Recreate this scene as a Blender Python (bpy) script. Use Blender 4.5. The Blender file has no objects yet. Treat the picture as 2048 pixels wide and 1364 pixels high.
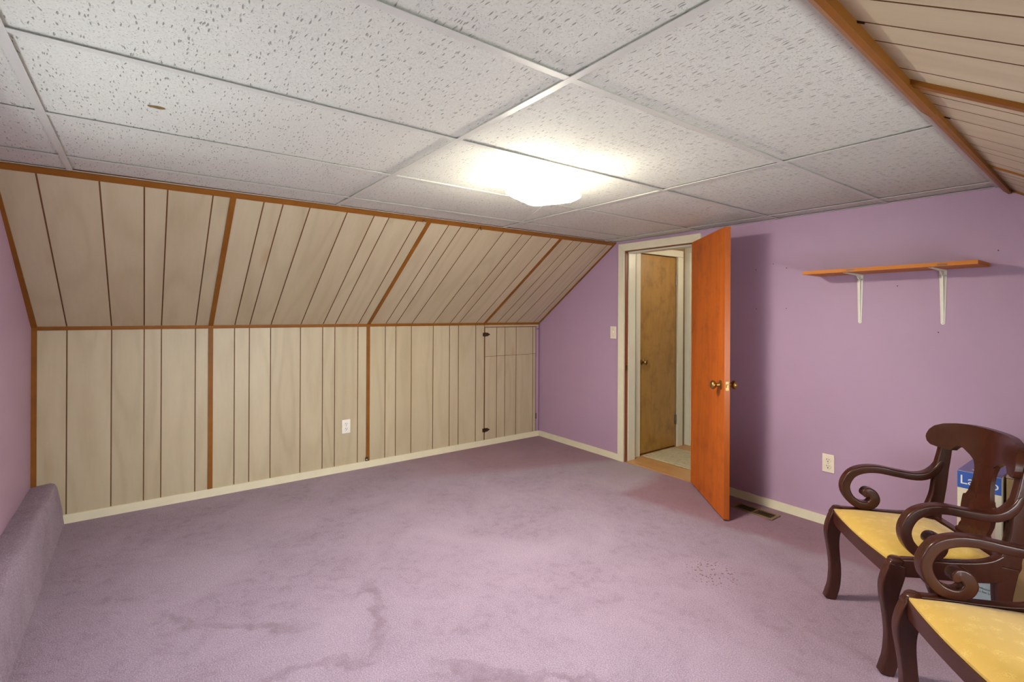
import bpy, bmesh, math, random
from mathutils import Vector, Matrix
random.seed(7)
SC = bpy.context.scene
COL = SC.collection
PI = math.pi

# ------------------------------------------------------------------ camera
F_PX, CY_PX, YAW, ROLL = 994.3, 626.8, 0.9289, 0.0049
CAM = Vector((4.1638, -3.4861, 1.3284))
rt0 = Vector((math.cos(YAW), math.sin(YAW), 0)); fw = Vector((-math.sin(YAW), math.cos(YAW), 0)); up0 = Vector((0, 0, 1))
rt = rt0 * math.cos(ROLL) + up0 * math.sin(ROLL)
up = up0 * math.cos(ROLL) - rt0 * math.sin(ROLL)
cd = bpy.data.cameras.new('camera'); cam = bpy.data.objects.new('camera', cd); COL.objects.link(cam)
cd.sensor_fit = 'HORIZONTAL'; cd.sensor_width = 36.0
cd.lens = 36.0 * F_PX / 2048.0
cd.shift_y = -(682.0 - CY_PX) / 2048.0
cd.clip_start = 0.02
m3 = Matrix((rt, up, -fw)).transposed()
cam.matrix_world = Matrix.Translation(CAM) @ m3.to_4x4()
SC.camera = cam

# ------------------------------------------------------------------ world, lights, exposure
W = bpy.data.worlds.new('world'); SC.world = W; W.use_nodes = True
W.node_tree.nodes['Background'].inputs[0].default_value = (0.75, 0.86, 1.0, 1)
W.node_tree.nodes['Background'].inputs[1].default_value = 1.0
SC.view_settings.view_transform = 'Standard'; SC.view_settings.look = 'None'
SC.view_settings.gamma = 1.0; SC.view_settings.use_curve_mapping = False
SC.view_settings.exposure = 0.82
SC.cycles.use_denoising = True
SC.cycles.max_bounces = 5; SC.cycles.diffuse_bounces = 4; SC.cycles.glossy_bounces = 2; SC.cycles.transmission_bounces = 2; SC.cycles.transparent_max_bounces = 4
SC.cycles.use_adaptive_sampling = True; SC.cycles.adaptive_threshold = 0.085; SC.cycles.adaptive_min_samples = 14
SC.cycles.caustics_reflective = False; SC.cycles.caustics_refractive = False
SC.cycles.sample_clamp_indirect = 6.0

def area_light(name, loc, rot, sx, sy, power, color):
    l = bpy.data.lights.new(name, 'AREA'); l.shape = 'RECTANGLE'; l.size = sx; l.size_y = sy
    l.energy = power; l.color = color
    o = bpy.data.objects.new(name, l); o.location = loc; o.rotation_euler = rot; COL.objects.link(o); return o
def point_light(name, loc, power, color, r):
    l = bpy.data.lights.new(name, 'POINT'); l.energy = power; l.color = color; l.shadow_soft_size = r
    o = bpy.data.objects.new(name, l); o.location = loc; COL.objects.link(o); return o
# daylight entering by the window of the near gable wall (behind the photographer)
WIN = (1.75, 3.25, 0.85, 1.78)
area_light('window_daylight', ((WIN[0] + WIN[1]) / 2, -4.20, (WIN[2] + WIN[3]) / 2), (PI / 2 - 0.5, 0, 0), 1.45, 0.9, 13, (0.93, 1.0, 0.985))
WIN2 = (-3.0, -1.35, 0.42, 1.16)
area_light('dormer_daylight', (5.06, (WIN2[0] + WIN2[1]) / 2, (WIN2[2] + WIN2[3]) / 2), (0, PI / 2, 0), 0.7, 1.6, 22, (0.94, 1.0, 1.0)).data.spread = math.radians(128)   # spread narrowed to keep daylight off the door wall; no reveal is built
point_light('hall_light', (1.95, 1.05 - 0.35, 1.93), 7, (1.0, 0.86, 0.66), 0.08)
LAMP_C = (2.365, -1.955); LAMP_W = 7.0

# ------------------------------------------------------------------ constants of the room
ZC = 1.979; ZK = 1.226; YS = -4.016; XW_TOP = 1.09; XE_KNEE = 4.85
def xe(y): return 3.633 - 0.037 * y
WALL_T = 0.12

# ------------------------------------------------------------------ helpers
def link(name, me, mat=None, parent=None):
    o = bpy.data.objects.new(name, me); COL.objects.link(o)
    if mat is not None and len(me.materials) == 0: me.materials.append(mat)
    if parent is not None: o.parent = parent
    return o
def obj(name, bm, mat=None, parent=None, smooth=False):
    bmesh.ops.recalc_face_normals(bm, faces=bm.faces[:])
    me = bpy.data.meshes.new(name); bm.to_mesh(me); bm.free()
    if smooth:
        for p in me.polygons: p.use_smooth = True
        try: me.set_sharp_from_angle(angle=math.radians(40))
        except Exception: pass
    return link(name, me, mat, parent)
def empty(name, loc=(0, 0, 0), rotz=0):
    o = bpy.data.objects.new(name, None); o.location = loc; o.rotation_euler = (0, 0, rotz); o.empty_display_size = 0.1
    COL.objects.link(o); return o
def tag(o, label, cat, group=None, kind=None):
    o['label'] = label; o['category'] = cat
    if group: o['group'] = group
    if kind: o['kind'] = kind
    return o
def struct(o, label, cat): return tag(o, label, cat, kind='structure')
def box(bm, x0, x1, y0, y1, z0, z1, bevel=0):
    v = [bm.verts.new(p) for p in ((x0, y0, z0), (x1, y0, z0), (x1, y1, z0), (x0, y1, z0), (x0, y0, z1), (x1, y0, z1), (x1, y1, z1), (x0, y1, z1))]
    fs = [bm.faces.new([v[i] for i in f]) for f in ((3, 2, 1, 0), (4, 5, 6, 7), (0, 1, 5, 4), (1, 2, 6, 5), (2, 3, 7, 6), (3, 0, 4, 7))]
    if bevel:
        es = list({e for f in fs for e in f.edges})
        bmesh.ops.bevel(bm, geom=es, offset=bevel, segments=2, affect='EDGES', profile=0.5)
def boxo(name, b, mat, parent=None, bevel=0):
    bm = bmesh.new(); box(bm, *b, bevel=bevel); return obj(name, bm, mat, parent)
def slab(bm, q, t):
    """q: four corners of the visible face; t: vector to the hidden face"""
    q = [Vector(p) for p in q]; t = Vector(t)
    a = [bm.verts.new(p) for p in q]; b = [bm.verts.new(p + t) for p in q]
    bm.faces.new(a); bm.faces.new(b[::-1])
    for i in range(4):
        j = (i + 1) % 4; bm.faces.new((a[j], a[i], b[i], b[j]))
def slabo(name, q, t, mat, parent=None):
    bm = bmesh.new(); slab(bm, q, t); return obj(name, bm, mat, parent)
def plank(q, t, parent, off=None):
    bm = bmesh.new(); slab(bm, q, t); bm.faces.ensure_lookup_table()
    for f in bm.faces[1:]: f.material_index = 1
    o = obj('plank', bm, None, parent); o.data.materials.append(M['panel']); o.data.materials.append(M['groove'])
    if off is not None: o.location = off
    return o
def lathe(bm, prof, n=24, axis='z', org=(0, 0, 0)):
    """prof: (r, h) pairs; h along axis"""
    org = Vector(org); rings = []
    for r, h in prof:
        ring = []
        for i in range(n):
            a = 2 * PI * i / n
            c, s = r * math.cos(a), r * math.sin(a)
            p = {'z': (c, s, h), 'x': (h, c, s), 'y': (c, h, s)}[axis]
            ring.append(bm.verts.new(org + Vector(p)))
        rings.append(ring)
    for a, b in zip(rings, rings[1:]):
        for i in range(n):
            j = (i + 1) % n; bm.faces.new((a[i], a[j], b[j], b[i]))
    bm.faces.new(rings[0][::-1]); bm.faces.new(rings[-1])
def catmull(pts, k=6):
    out = []; n = len(pts)
    for i in range(n - 1):
        p0 = pts[max(i - 1, 0)]; p1 = pts[i]; p2 = pts[i + 1]; p3 = pts[min(i + 2, n - 1)]
        for j in range(k):
            t = j / k
            out.append(tuple(0.5 * ((2 * b) + (c - a) * t + (2 * a - 5 * b + 4 * c - d) * t * t + (3 * b - a - 3 * c + d) * t ** 3) for a, b, c, d in zip(p0, p1, p2, p3)))
    out.append(tuple(pts[-1])); return out
def ribbon(bm, pts, thick, smap, k=6, ns=12, e=3.2, cap=True):
    """pts (u, z, half width) in the side plane, section a rounded rectangle; smap(u, z) gives the sideways middle"""
    P = catmull(pts, k); rings = []
    if cap:   # round the two ends
        def capend(i0, i1):
            a, b = P[i0], P[i1]; d = Vector((a[0] - b[0], a[1] - b[1])); d.normalize(); r = a[2]
            return [(a[0] + d.x * r * f, a[1] + d.y * r * f, r * math.sqrt(max(1 - f * f, 0.0004))) for f in (0.35, 0.65, 0.86, 0.97)]
        P = capend(0, 1)[::-1] + P + capend(-1, -2)
    n = len(P)
    for i, (u, z, h) in enumerate(P):
        a, b = P[max(i - 1, 0)], P[min(i + 1, n - 1)]
        d = Vector((b[0] - a[0], b[1] - a[1])); d.normalize(); nx, nz = -d.y, d.x
        s0 = smap(u, z); ring = []
        rc = min(0.0065, h * 0.45); ht = thick / 2
        if h < 0.004: rc = h * 0.45
        for cx, cy, a0 in ((1, 1, 0), (-1, 1, 1), (-1, -1, 2), (1, -1, 3)):
            for q in range(3):
                t = (a0 + q / 2) * PI / 2
                cc = cx * (h - rc) + rc * math.cos(t); ss = cy * (ht - rc) + rc * math.sin(t)
                ring.append(bm.verts.new((s0 + ss, u + nx * cc, z + nz * cc)))
        rings.append(ring)
    for a, b in zip(rings, rings[1:]):
        for i in range(ns):
            j = (i + 1) % ns; bm.faces.new((a[i], a[j], b[j], b[i]))
    bm.faces.new(rings[0][::-1]); bm.faces.new(rings[-1])
def gridslab(bm, F, nu, nv, tvec, rnd=True):
    """F(i/nu, j/nv) middle surface; tvec(p) half thickness vector"""
    fr, bk = [], []
    for i in range(nu + 1):
        a, b = [], []
        for j in range(nv + 1):
            p = Vector(F(i / nu, j / nv)); t = Vector(tvec(p))
            a.append(bm.verts.new(p + t)); b.append(bm.verts.new(p - t))
        fr.append(a); bk.append(b)
    for i in range(nu):
        for j in range(nv):
            bm.faces.new((fr[i][j], fr[i + 1][j], fr[i + 1][j + 1], fr[i][j + 1]))
            bm.faces.new((bk[i][j], bk[i][j + 1], bk[i + 1][j + 1], bk[i + 1][j]))
    for i in range(nu):
        bm.faces.new((fr[i][0], bk[i][0], bk[i + 1][0], fr[i + 1][0])); bm.faces.new((fr[i][nv], fr[i + 1][nv], bk[i + 1][nv], bk[i][nv]))
    for j in range(nv):
        bm.faces.new((fr[0][j], fr[0][j + 1], bk[0][j + 1], bk[0][j])); bm.faces.new((fr[nu][j], bk[nu][j], bk[nu][j + 1], fr[nu][j + 1]))
def text(name, s, size, loc, mat, parent, xdir=(1, 0, 0), ydir=(0, 0, 1), align='LEFT', ext=0.0006):
    cu = bpy.data.curves.new(name, 'FONT'); cu.body = s; cu.size = size; cu.align_x = align; cu.extrude = ext
    to = bpy.data.objects.new('tmp', cu); COL.objects.link(to)
    dg = bpy.context.evaluated_depsgraph_get(); me = bpy.data.meshes.new_from_object(to.evaluated_get(dg))
    bpy.data.objects.remove(to); me.name = name
    X = Vector(xdir); Y = Vector(ydir); Z = X.cross(Y)
    M = Matrix((X, Y, Z)).transposed().to_4x4(); M.translation = Vector(loc); me.transform(M)
    me.materials.clear()
    return link(name, me, mat, parent)

# ------------------------------------------------------------------ materials
class NT:
    def __init__(s, name):
        s.m = bpy.data.materials.new(name); s.m.use_nodes = True; s.t = s.m.node_tree; s.b = s.t.nodes['Principled BSDF']
    def n(s, ty, **k):
        nd = s.t.nodes.new(ty)
        for a, v in k.items(): setattr(nd, a, v)
        return nd
    def set(s, sock, v):
        if isinstance(v, bpy.types.NodeSocket): s.t.links.new(v, sock)
        else: sock.default_value = v
    def math(s, op, a, b=0.0, c=None):
        nd = s.n('ShaderNodeMath', operation=op); s.set(nd.inputs[0], a); s.set(nd.inputs[1], b)
        if c is not None: s.set(nd.inputs[2], c)
        return nd.outputs[0]
    def vec(s, op, a, b):
        nd = s.n('ShaderNodeVectorMath', operation=op); s.set(nd.inputs[0], a); s.set(nd.inputs[1], b); return nd.outputs[0]
    def coords(s, kind='Object', rnd=False, scale=(1, 1, 1)):
        o = s.n('ShaderNodeTexCoord').outputs[kind]
        if rnd:
            r = s.n('ShaderNodeObjectInfo').outputs['Random']
            cb = s.n('ShaderNodeCombineXYZ'); s.set(cb.inputs[0], s.math('MULTIPLY', r, 37.0)); s.set(cb.inputs[1], s.math('MULTIPLY', r, 91.0)); s.set(cb.inputs[2], s.math('MULTIPLY', r, 53.0))
            o = s.vec('ADD', o, cb.outputs[0])
        return s.vec('MULTIPLY', o, scale)
    def noise(s, v, scale, detail=2.0, rough=0.5, dist=0.0):
        nd = s.n('ShaderNodeTexNoise'); s.set(nd.inputs['Vector'], v); nd.inputs['Scale'].default_value = scale
        nd.inputs['Detail'].default_value = detail; nd.inputs['Roughness'].default_value = rough; nd.inputs['Distortion'].default_value = dist
        return nd.outputs['Fac']
    def vor(s, v, scale, feature='F1'):
        nd = s.n('ShaderNodeTexVoronoi', feature=feature); s.set(nd.inputs['Vector'], v); nd.inputs['Scale'].default_value = scale; return nd
    def ramp(s, f, stops, interp='LINEAR'):
        nd = s.n('ShaderNodeValToRGB'); s.set(nd.inputs[0], f); cr = nd.color_ramp; cr.interpolation = interp
        while len(cr.elements) < len(stops): cr.elements.new(0.5)
        for e, (p, c) in zip(cr.elements, stops):
            e.position = p; e.color = (*c, 1) if len(c) == 3 else c
        return nd.outputs[0]
    def mapr(s, f, a, b, c=0.0, d=1.0):
        nd = s.n('ShaderNodeMapRange'); s.set(nd.inputs[0], f)
        for i, v in enumerate((a, b, c, d)): nd.inputs[i + 1].default_value = v
        return nd.outputs[0]
    def mix(s, f, a, b, bt='MIX'):
        nd = s.n('ShaderNodeMix', data_type='RGBA', blend_type=bt)
        s.set(nd.inputs[0], f)
        for sock, v in ((nd.inputs[6], a), (nd.inputs[7], b)):
            if isinstance(v, tuple) and len(v) == 3: v = (*v, 1)
            s.set(sock, v)
        return nd.outputs[2]
    def bump(s, h, strength, dist):
        nd = s.n('ShaderNodeBump'); s.set(nd.inputs['Height'], h); nd.inputs['Strength'].default_value = strength; nd.inputs['Distance'].default_value = dist
        s.t.links.new(nd.outputs[0], s.b.inputs['Normal']); return nd
    def base(s, c, rough=0.5, metal=0.0, spec=0.5, coat=0.0):
        if isinstance(c, tuple) and len(c) == 3: c = (*c, 1)
        s.set(s.b.inputs['Base Color'], c); s.set(s.b.inputs['Roughness'], rough); s.b.inputs['Metallic'].default_value = metal
        s.b.inputs['Specular IOR Level'].default_value = spec; s.b.inputs['Coat Weight'].default_value = coat
        return s.m

def plain(name, c, rough=0.5, metal=0.0, var=0.06, scale=30, coat=0.0, spec=0.5, bump=0.0):
    t = NT(name); n = t.noise(t.coords(), scale, 3)
    col = t.mix(t.mapr(n, 0.3, 0.7, 0, 1), tuple(x * (1 - var) for x in c), tuple(min(1, x * (1 + var)) for x in c))
    if bump: t.bump(n, bump, 0.002)
    return t.base(col, rough, metal, spec, coat)

def wood(name, light, dark, scale, rings=9.0, rough=0.45, knots=0.0, knotc=(0.3, 0.18, 0.08), coat=0.0, rnd=True, amt=0.6, fine=0.25, blotch=0.0, blotchc=(0, 0, 0), spec=0.5):
    """scale: per-axis coordinate scale; small along the grain. Contour lines of a stretched noise give cathedral grain"""
    t = NT(name); v = t.coords('Object', rnd, scale)
    n = t.noise(v, 1.0, 1.2, 0.45)
    w = t.math('MULTIPLY_ADD', t.math('SINE', t.math('MULTIPLY', n, rings * 2 * PI)), 0.5, 0.5)
    w = t.math('POWER', w, 2.0)
    f = t.noise(t.vec('MULTIPLY', v, (14, 14, 14)), 1.0, 3)
    soft = t.noise(v, 0.7, 2)
    fac = t.math('ADD', t.math('MULTIPLY', w, amt * 0.5), t.math('ADD', t.math('MULTIPLY', t.mapr(f, 0.35, 0.65), fine), t.math('MULTIPLY', t.mapr(soft, 0.35, 0.7), 0.35)))
    col = t.mix(fac, light, dark)
    if knots:
        kv = t.vor(t.vec('MULTIPLY', v, (1.0, 0.7, 1.0)), 1.3)
        dn = t.math('ADD', kv.outputs['Distance'], t.math('MULTIPLY', t.noise(v, 5.0, 2), 0.12))
        k = t.mapr(dn, 0.05, 0.17, 1, 0)
        col = t.mix(t.math('MULTIPLY', k, knots), col, knotc)
    if blotch:
        bl = t.noise(t.coords('Object', rnd, (1, 1, 1)), 7.0, 4, 0.6)
        col = t.mix(t.math('MULTIPLY', t.mapr(bl, 0.5, 0.75), blotch), col, blotchc)
    t.bump(w, 0.05, 0.001)
    return t.base(col, rough, coat=coat, spec=spec)

M = {}
M['panel'] = wood('limed_panelling', (0.54, 0.465, 0.322), (0.40, 0.322, 0.205), (0.62, 3.8, 0.62), rings=7, rough=0.42, knots=0.55, knotc=(0.36, 0.22, 0.10), amt=0.55, fine=0.12)
M['groove'] = plain('groove_brown', (0.16, 0.065, 0.02), 0.6)
M['trim'] = wood('orange_trim', (0.27, 0.102, 0.014), (0.19, 0.066, 0.009), (1.5, 1.5, 1.5), rings=5, rough=0.45, amt=0.5, spec=0.2)
M['trim_dark'] = wood('dark_joint_trim', (0.22, 0.075, 0.018), (0.15, 0.05, 0.012), (1.5, 1.5, 1.5), rings=5, rough=0.4, amt=0.5)
M['cream'] = plain('cream_paint', (0.76, 0.71, 0.53), 0.42, var=0.03, scale=12)
M['hallwhite'] = plain('white_gloss_paint', (0.72, 0.72, 0.60), 0.3, var=0.03, scale=8)
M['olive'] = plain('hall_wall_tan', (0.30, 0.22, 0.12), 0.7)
M['brass'] = plain('aged_brass', (0.42, 0.27, 0.09), 0.32, 1.0, var=0.2)
M['darkmetal'] = plain('dark_bronze', (0.09, 0.05, 0.03), 0.45, 0.8, var=0.3, scale=80)
M['steel'] = plain('steel_hinge', (0.42, 0.38, 0.30), 0.35, 1.0, var=0.15)
M['white_plastic'] = plain('white_plastic', (0.82, 0.81, 0.74), 0.35, var=0.02)
M['almond'] = plain('almond_plastic', (0.80, 0.70, 0.56), 0.35, var=0.02)
M['black'] = plain('black_slot', (0.02, 0.015, 0.012), 0.6)
M['bracket'] = plain('ivory_bracket_paint', (0.78, 0.76, 0.66), 0.4, var=0.03)
M['screw'] = plain('screw_zinc', (0.35, 0.33, 0.29), 0.4, 0.8)
M['shelf'] = wood('orange_shelf_wood', (0.58, 0.20, 0.030), (0.44, 0.135, 0.016), (0.8, 8, 8), rings=6, rough=0.5, amt=0.5, fine=0.3, rnd=False, spec=0.2)
M['door'] = wood('varnished_fir', (0.60, 0.140, 0.012), (0.40, 0.078, 0.008), (6.0, 6.0, 0.7), rings=4, rough=0.5, coat=0.0, rnd=False, amt=0.5, fine=0.22, blotch=0.5, blotchc=(0.20, 0.04, 0.006), spec=0.22)
M['door_edge'] = wood('varnished_fir_edge', (0.46, 0.11, 0.012), (0.32, 0.065, 0.008), (8.0, 8.0, 0.6), rings=4, rough=0.35, rnd=False, amt=0.4)
M['closet'] = wood('amber_birch', (0.44, 0.245, 0.055), (0.31, 0.15, 0.028), (3.0, 3.2, 0.8), rings=7, rough=0.28, coat=0.3, rnd=False, amt=0.5, blotch=0.6, blotchc=(0.16, 0.075, 0.018))
M['jamb_brown'] = wood('stained_jamb', (0.26, 0.085, 0.025), (0.15, 0.045, 0.012), (8, 8, 0.8), rings=4, rough=0.45, rnd=False)
M['hallfloor'] = wood('hall_laminate', (0.56, 0.31, 0.13), (0.42, 0.21, 0.07), (0.7, 6, 6), rings=5, rough=0.28, amt=0.5)
M['mahogany'] = wood('dark_mahogany', (0.062, 0.016, 0.008), (0.028, 0.008, 0.005), (3, 3, 1.2), rings=5, rough=0.27, coat=0.12, amt=0.25, spec=0.35)
M['cardboard'] = plain('brown_cardboard', (0.36, 0.22, 0.10), 0.8, var=0.06)
M['flap'] = plain('pale_cardboard', (0.50, 0.34, 0.24), 0.8, var=0.06)
M['boxblue'] = plain('box_print_blue', (0.05, 0.12, 0.45), 0.35, var=0.04)
M['boxtop'] = plain('box_top_violet', (0.16, 0.14, 0.36), 0.45, var=0.04)
M['boxcream'] = plain('box_print_cream', (0.74, 0.66, 0.50), 0.4, var=0.03)
M['boxpale'] = plain('box_print_pale_blue', (0.58, 0.68, 0.72), 0.4, var=0.03)
M['boxpink'] = plain('box_print_pink', (0.70, 0.52, 0.42), 0.4, var=0.05)
M['boxgrey'] = plain('box_print_grey', (0.13, 0.14, 0.13), 0.45)
M['boxwhite'] = plain('box_print_white', (0.85, 0.84, 0.80), 0.4, var=0.02)
M['vent'] = plain('tan_register_enamel', (0.25, 0.16, 0.07), 0.45, 0.3, var=0.1)
M['tee'] = plain('white_tee_enamel', (0.57, 0.565, 0.525), 0.4, var=0.02)
M['plenum'] = plain('dark_plenum', (0.05, 0.045, 0.04), 0.9)
M['finial'] = plain('lamp_finial', (0.55, 0.5, 0.42), 0.3, 0.6)
M['lampwhite'] = plain('lamp_canopy_white', (0.8, 0.79, 0.75), 0.35, var=0.02)

def m_wall(name, c):
    t = NT(name); v = t.coords()
    big = t.noise(v, 1.7, 4, 0.6); fine = t.noise(v, 220, 2)
    col = t.mix(t.mapr(big, 0.3, 0.75), c, tuple(x * 0.94 for x in c))
    sm = t.noise(t.vec('MULTIPLY', v, (2.2, 1, 0.8)), 2.4, 5, 0.65)      # scuffs and old repairs in the paint
    col = t.mix(t.mapr(sm, 0.68, 0.85, 0, 0.5), col, tuple(x * 0.62 for x in c))
    t.bump(fine, 0.06, 0.002)
    return t.base(col, 0.5, spec=0.35)
M['purple'] = m_wall('lilac_wall_paint', (0.455, 0.305, 0.435))

def m_carpet():
    t = NT('mauve_carpet'); v = t.coords()
    n1 = t.noise(v, 2.3, 5, 0.62, 0.6); n2 = t.noise(v, 16, 4, 0.65, 0.4); n3 = t.noise(v, 190, 2, 0.6); n4 = t.noise(v, 420, 1, 0.6)
    a, b, c = (0.425, 0.330, 0.450), (0.345, 0.258, 0.365), (0.20, 0.135, 0.185)
    col = t.mix(t.mapr(n1, 0.35, 0.68), a, b)
    patch = t.math('MULTIPLY', t.mapr(n2, 0.48, 0.66), t.mapr(n1, 0.4, 0.62))
    col = t.mix(t.math('MULTIPLY', patch, 0.55), col, c)
    col = t.mix(t.mapr(n3, 0.42, 0.68, 0, 0.62), col, c)
    col = t.mix(t.mapr(n3, 0.30, 0.46, 0.45, 0.0), col, (0.62, 0.50, 0.62))
    col = t.mix(t.mapr(n4, 0.35, 0.65, 0.35, 0.0), col, tuple(x * 0.55 for x in b))
    # pile pushed over along a few walked and dragged tracks
    sp = t.n('ShaderNodeSeparateXYZ'); t.set(sp.inputs[0], v); X, Y = sp.outputs[0], sp.outputs[1]
    for px, py, ang, ln, wd in ((2.25, -3.05, 1.25, 0.34, 0.035), (2.05, -2.65, -0.3, 0.30, 0.045), (2.75, -2.35, 0.75, 0.42, 0.03), (1.75, -3.2, 0.9, 0.40, 0.04), (2.9, -2.6, -0.2, 0.35, 0.04)):
        ca, sa = math.cos(ang), math.sin(ang)
        dx = t.math('SUBTRACT', X, px); dy = t.math('SUBTRACT', Y, py)
        al = t.math('ABSOLUTE', t.math('ADD', t.math('MULTIPLY', dx, ca), t.math('MULTIPLY', dy, sa)))
        ac = t.math('SUBTRACT', t.math('MULTIPLY', dy, ca), t.math('MULTIPLY', dx, sa))
        ac = t.math('ABSOLUTE', t.math('ADD', ac, t.math('MULTIPLY', t.math('SUBTRACT', n1, 0.5), 0.5)))
        mk = t.math('MULTIPLY', t.mapr(al, ln * 0.7, ln, 1, 0), t.mapr(ac, wd * 0.4, wd, 1, 0))
        col = t.mix(t.math('MULTIPLY', mk, t.mapr(n2, 0.3, 0.6, 0.15, 0.6)), col, c)
    # unfaded, unworn pile: a redder strip by the door wall and the far corner, with the traffic lane to the door between
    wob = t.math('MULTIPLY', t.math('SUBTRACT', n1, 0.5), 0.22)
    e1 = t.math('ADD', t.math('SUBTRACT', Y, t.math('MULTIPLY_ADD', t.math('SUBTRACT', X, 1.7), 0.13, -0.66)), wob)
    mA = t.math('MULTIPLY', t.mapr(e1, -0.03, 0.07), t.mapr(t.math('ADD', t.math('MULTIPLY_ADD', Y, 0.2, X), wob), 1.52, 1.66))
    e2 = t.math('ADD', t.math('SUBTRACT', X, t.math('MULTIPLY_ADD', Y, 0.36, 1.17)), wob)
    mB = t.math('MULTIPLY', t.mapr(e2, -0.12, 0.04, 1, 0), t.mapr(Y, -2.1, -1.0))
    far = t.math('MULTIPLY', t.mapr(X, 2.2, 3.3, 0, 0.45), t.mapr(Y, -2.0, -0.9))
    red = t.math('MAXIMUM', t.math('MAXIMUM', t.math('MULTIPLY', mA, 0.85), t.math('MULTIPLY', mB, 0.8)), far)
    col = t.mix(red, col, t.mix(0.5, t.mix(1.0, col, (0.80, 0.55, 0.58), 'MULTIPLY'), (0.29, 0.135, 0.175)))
    lane = t.math('MULTIPLY', t.mapr(Y, -0.75, -0.1), t.math('SUBTRACT', 1.0, t.math('MINIMUM', 1.0, t.math('ADD', mA, mB))))
    col = t.mix(t.math('MULTIPLY', lane, t.mapr(n2, 0.35, 0.65, 0.2, 0.6)), col, (0.40, 0.34, 0.33))
    # rusty brown spots of one old stain
    dx = t.math('SUBTRACT', X, 2.74); dy = t.math('SUBTRACT', Y, -1.13)
    d = t.math('SQRT', t.math('ADD', t.math('MULTIPLY', dx, dx), t.math('MULTIPLY', dy, dy)))
    vo = t.vor(v, 62)
    rnd = t.n('ShaderNodeSeparateColor'); t.set(rnd.inputs[0], vo.outputs['Color'])
    st = t.math('MULTIPLY', t.mapr(d, 0.08, 0.17, 1, 0), t.mapr(vo.outputs['Distance'], 0.25, 0.40, 1, 0))
    st = t.math('MULTIPLY', st, t.mapr(rnd.outputs[0], 0.45, 0.55, 0, 1))
    col = t.mix(t.math('MULTIPLY', st, 0.9), col, (0.12, 0.035, 0.015))
    h = t.math('ADD', t.math('MULTIPLY', n4, 0.5), t.math('ADD', t.math('MULTIPLY', n3, 0.8), t.math('MULTIPLY', n2, 1.6)))
    t.bump(h, 0.75, 0.008)
    t.b.inputs['Sheen Weight'].default_value = 0.15; t.b.inputs['Sheen Roughness'].default_value = 0.5
    return t.base(col, 0.95, spec=0.1)
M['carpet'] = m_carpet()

def m_tile():
    t = NT('fissured_ceiling_tile'); v = t.coords('Object', True)
    wob = t.n('ShaderNodeTexNoise'); t.set(wob.inputs['Vector'], v); wob.inputs['Scale'].default_value = 24; wob.inputs['Detail'].default_value = 2
    dv = t.vec('MULTIPLY', t.vec('SUBTRACT', wob.outputs['Color'], (0.5, 0.5, 0.5)), (0.018, 0.018, 0.0))
    vv = t.vec('ADD', v, dv)
    f = t.vor(t.vec('MULTIPLY', vv, (33, 160, 1)), 1.0)
    rn = t.n('ShaderNodeSeparateColor'); t.set(rn.inputs[0], f.outputs['Color'])
    fis = t.math('MULTIPLY', t.mapr(f.outputs['Distance'], 0.20, 0.34, 1, 0), t.mapr(rn.outputs[0], 0.60, 0.68, 0, 1))
    p = t.vor(v, 170); rp = t.n('ShaderNodeSeparateColor'); t.set(rp.inputs[0], p.outputs['Color'])
    pin = t.math('MULTIPLY', t.mapr(p.outputs['Distance'], 0.14, 0.30, 1, 0), t.mapr(rp.outputs[0], 0.45, 0.55, 0, 1))
    hole = t.math('MAXIMUM', fis, t.math('MULTIPLY', pin, 0.55))
    g = t.noise(v, 130, 3, 0.6); big = t.noise(v, 2.0, 2)
    col = t.mix(t.mapr(g, 0.3, 0.7), (0.575, 0.578, 0.523), (0.66, 0.663, 0.608))
    col = t.mix(t.mapr(big, 0.4, 0.7, 0, 0.25), col, (0.53, 0.51, 0.46))
    col = t.mix(t.math('MULTIPLY', hole, 0.68), col, (0.15, 0.14, 0.12))  # shade inside the pits painted as dark grey, on top of the bump
    h = t.math('SUBTRACT', t.math('MULTIPLY', g, 0.5), t.math('MULTIPLY', hole, 1.2))
    t.bump(h, 0.55, 0.004)
    return t.base(col, 0.85, spec=0.25)
M['tile'] = m_tile()

def m_fabric():
    t = NT('yellow_damask'); v = t.coords('Object')
    vo = t.vor(v, 26); d = vo.outputs['Distance']
    rays = t.math('SINE', t.math('MULTIPLY', t.noise(v, 60, 2), 40))
    pat = t.math('MULTIPLY', t.mapr(d, 0.15, 0.5, 1, 0), t.math('MULTIPLY_ADD', rays, 0.5, 0.5))
    w = t.noise(v, 600, 2)
    col = t.mix(pat, (0.60, 0.375, 0.065), (0.72, 0.50, 0.13))
    col = t.mix(t.mapr(w, 0.35, 0.65, 0.0, 0.3), col, (0.50, 0.30, 0.05))
    t.bump(t.math('ADD', pat, w), 0.25, 0.001)
    t.b.inputs['Sheen Weight'].default_value = 0.3
    return t.base(col, t.mapr(pat, 0, 1, 0.6, 0.42), spec=0.4)
M['fabric'] = m_fabric()

def m_rug():
    t = NT('beige_mat'); v = t.coords(); n = t.noise(v, 22, 5, 0.65, 0.8)
    col = t.mix(t.mapr(n, 0.4, 0.62), (0.56, 0.50, 0.34), (0.42, 0.39, 0.27)); t.bump(n, 0.3, 0.004)
    return t.base(col, 0.7)
M['rug'] = m_rug()

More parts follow.
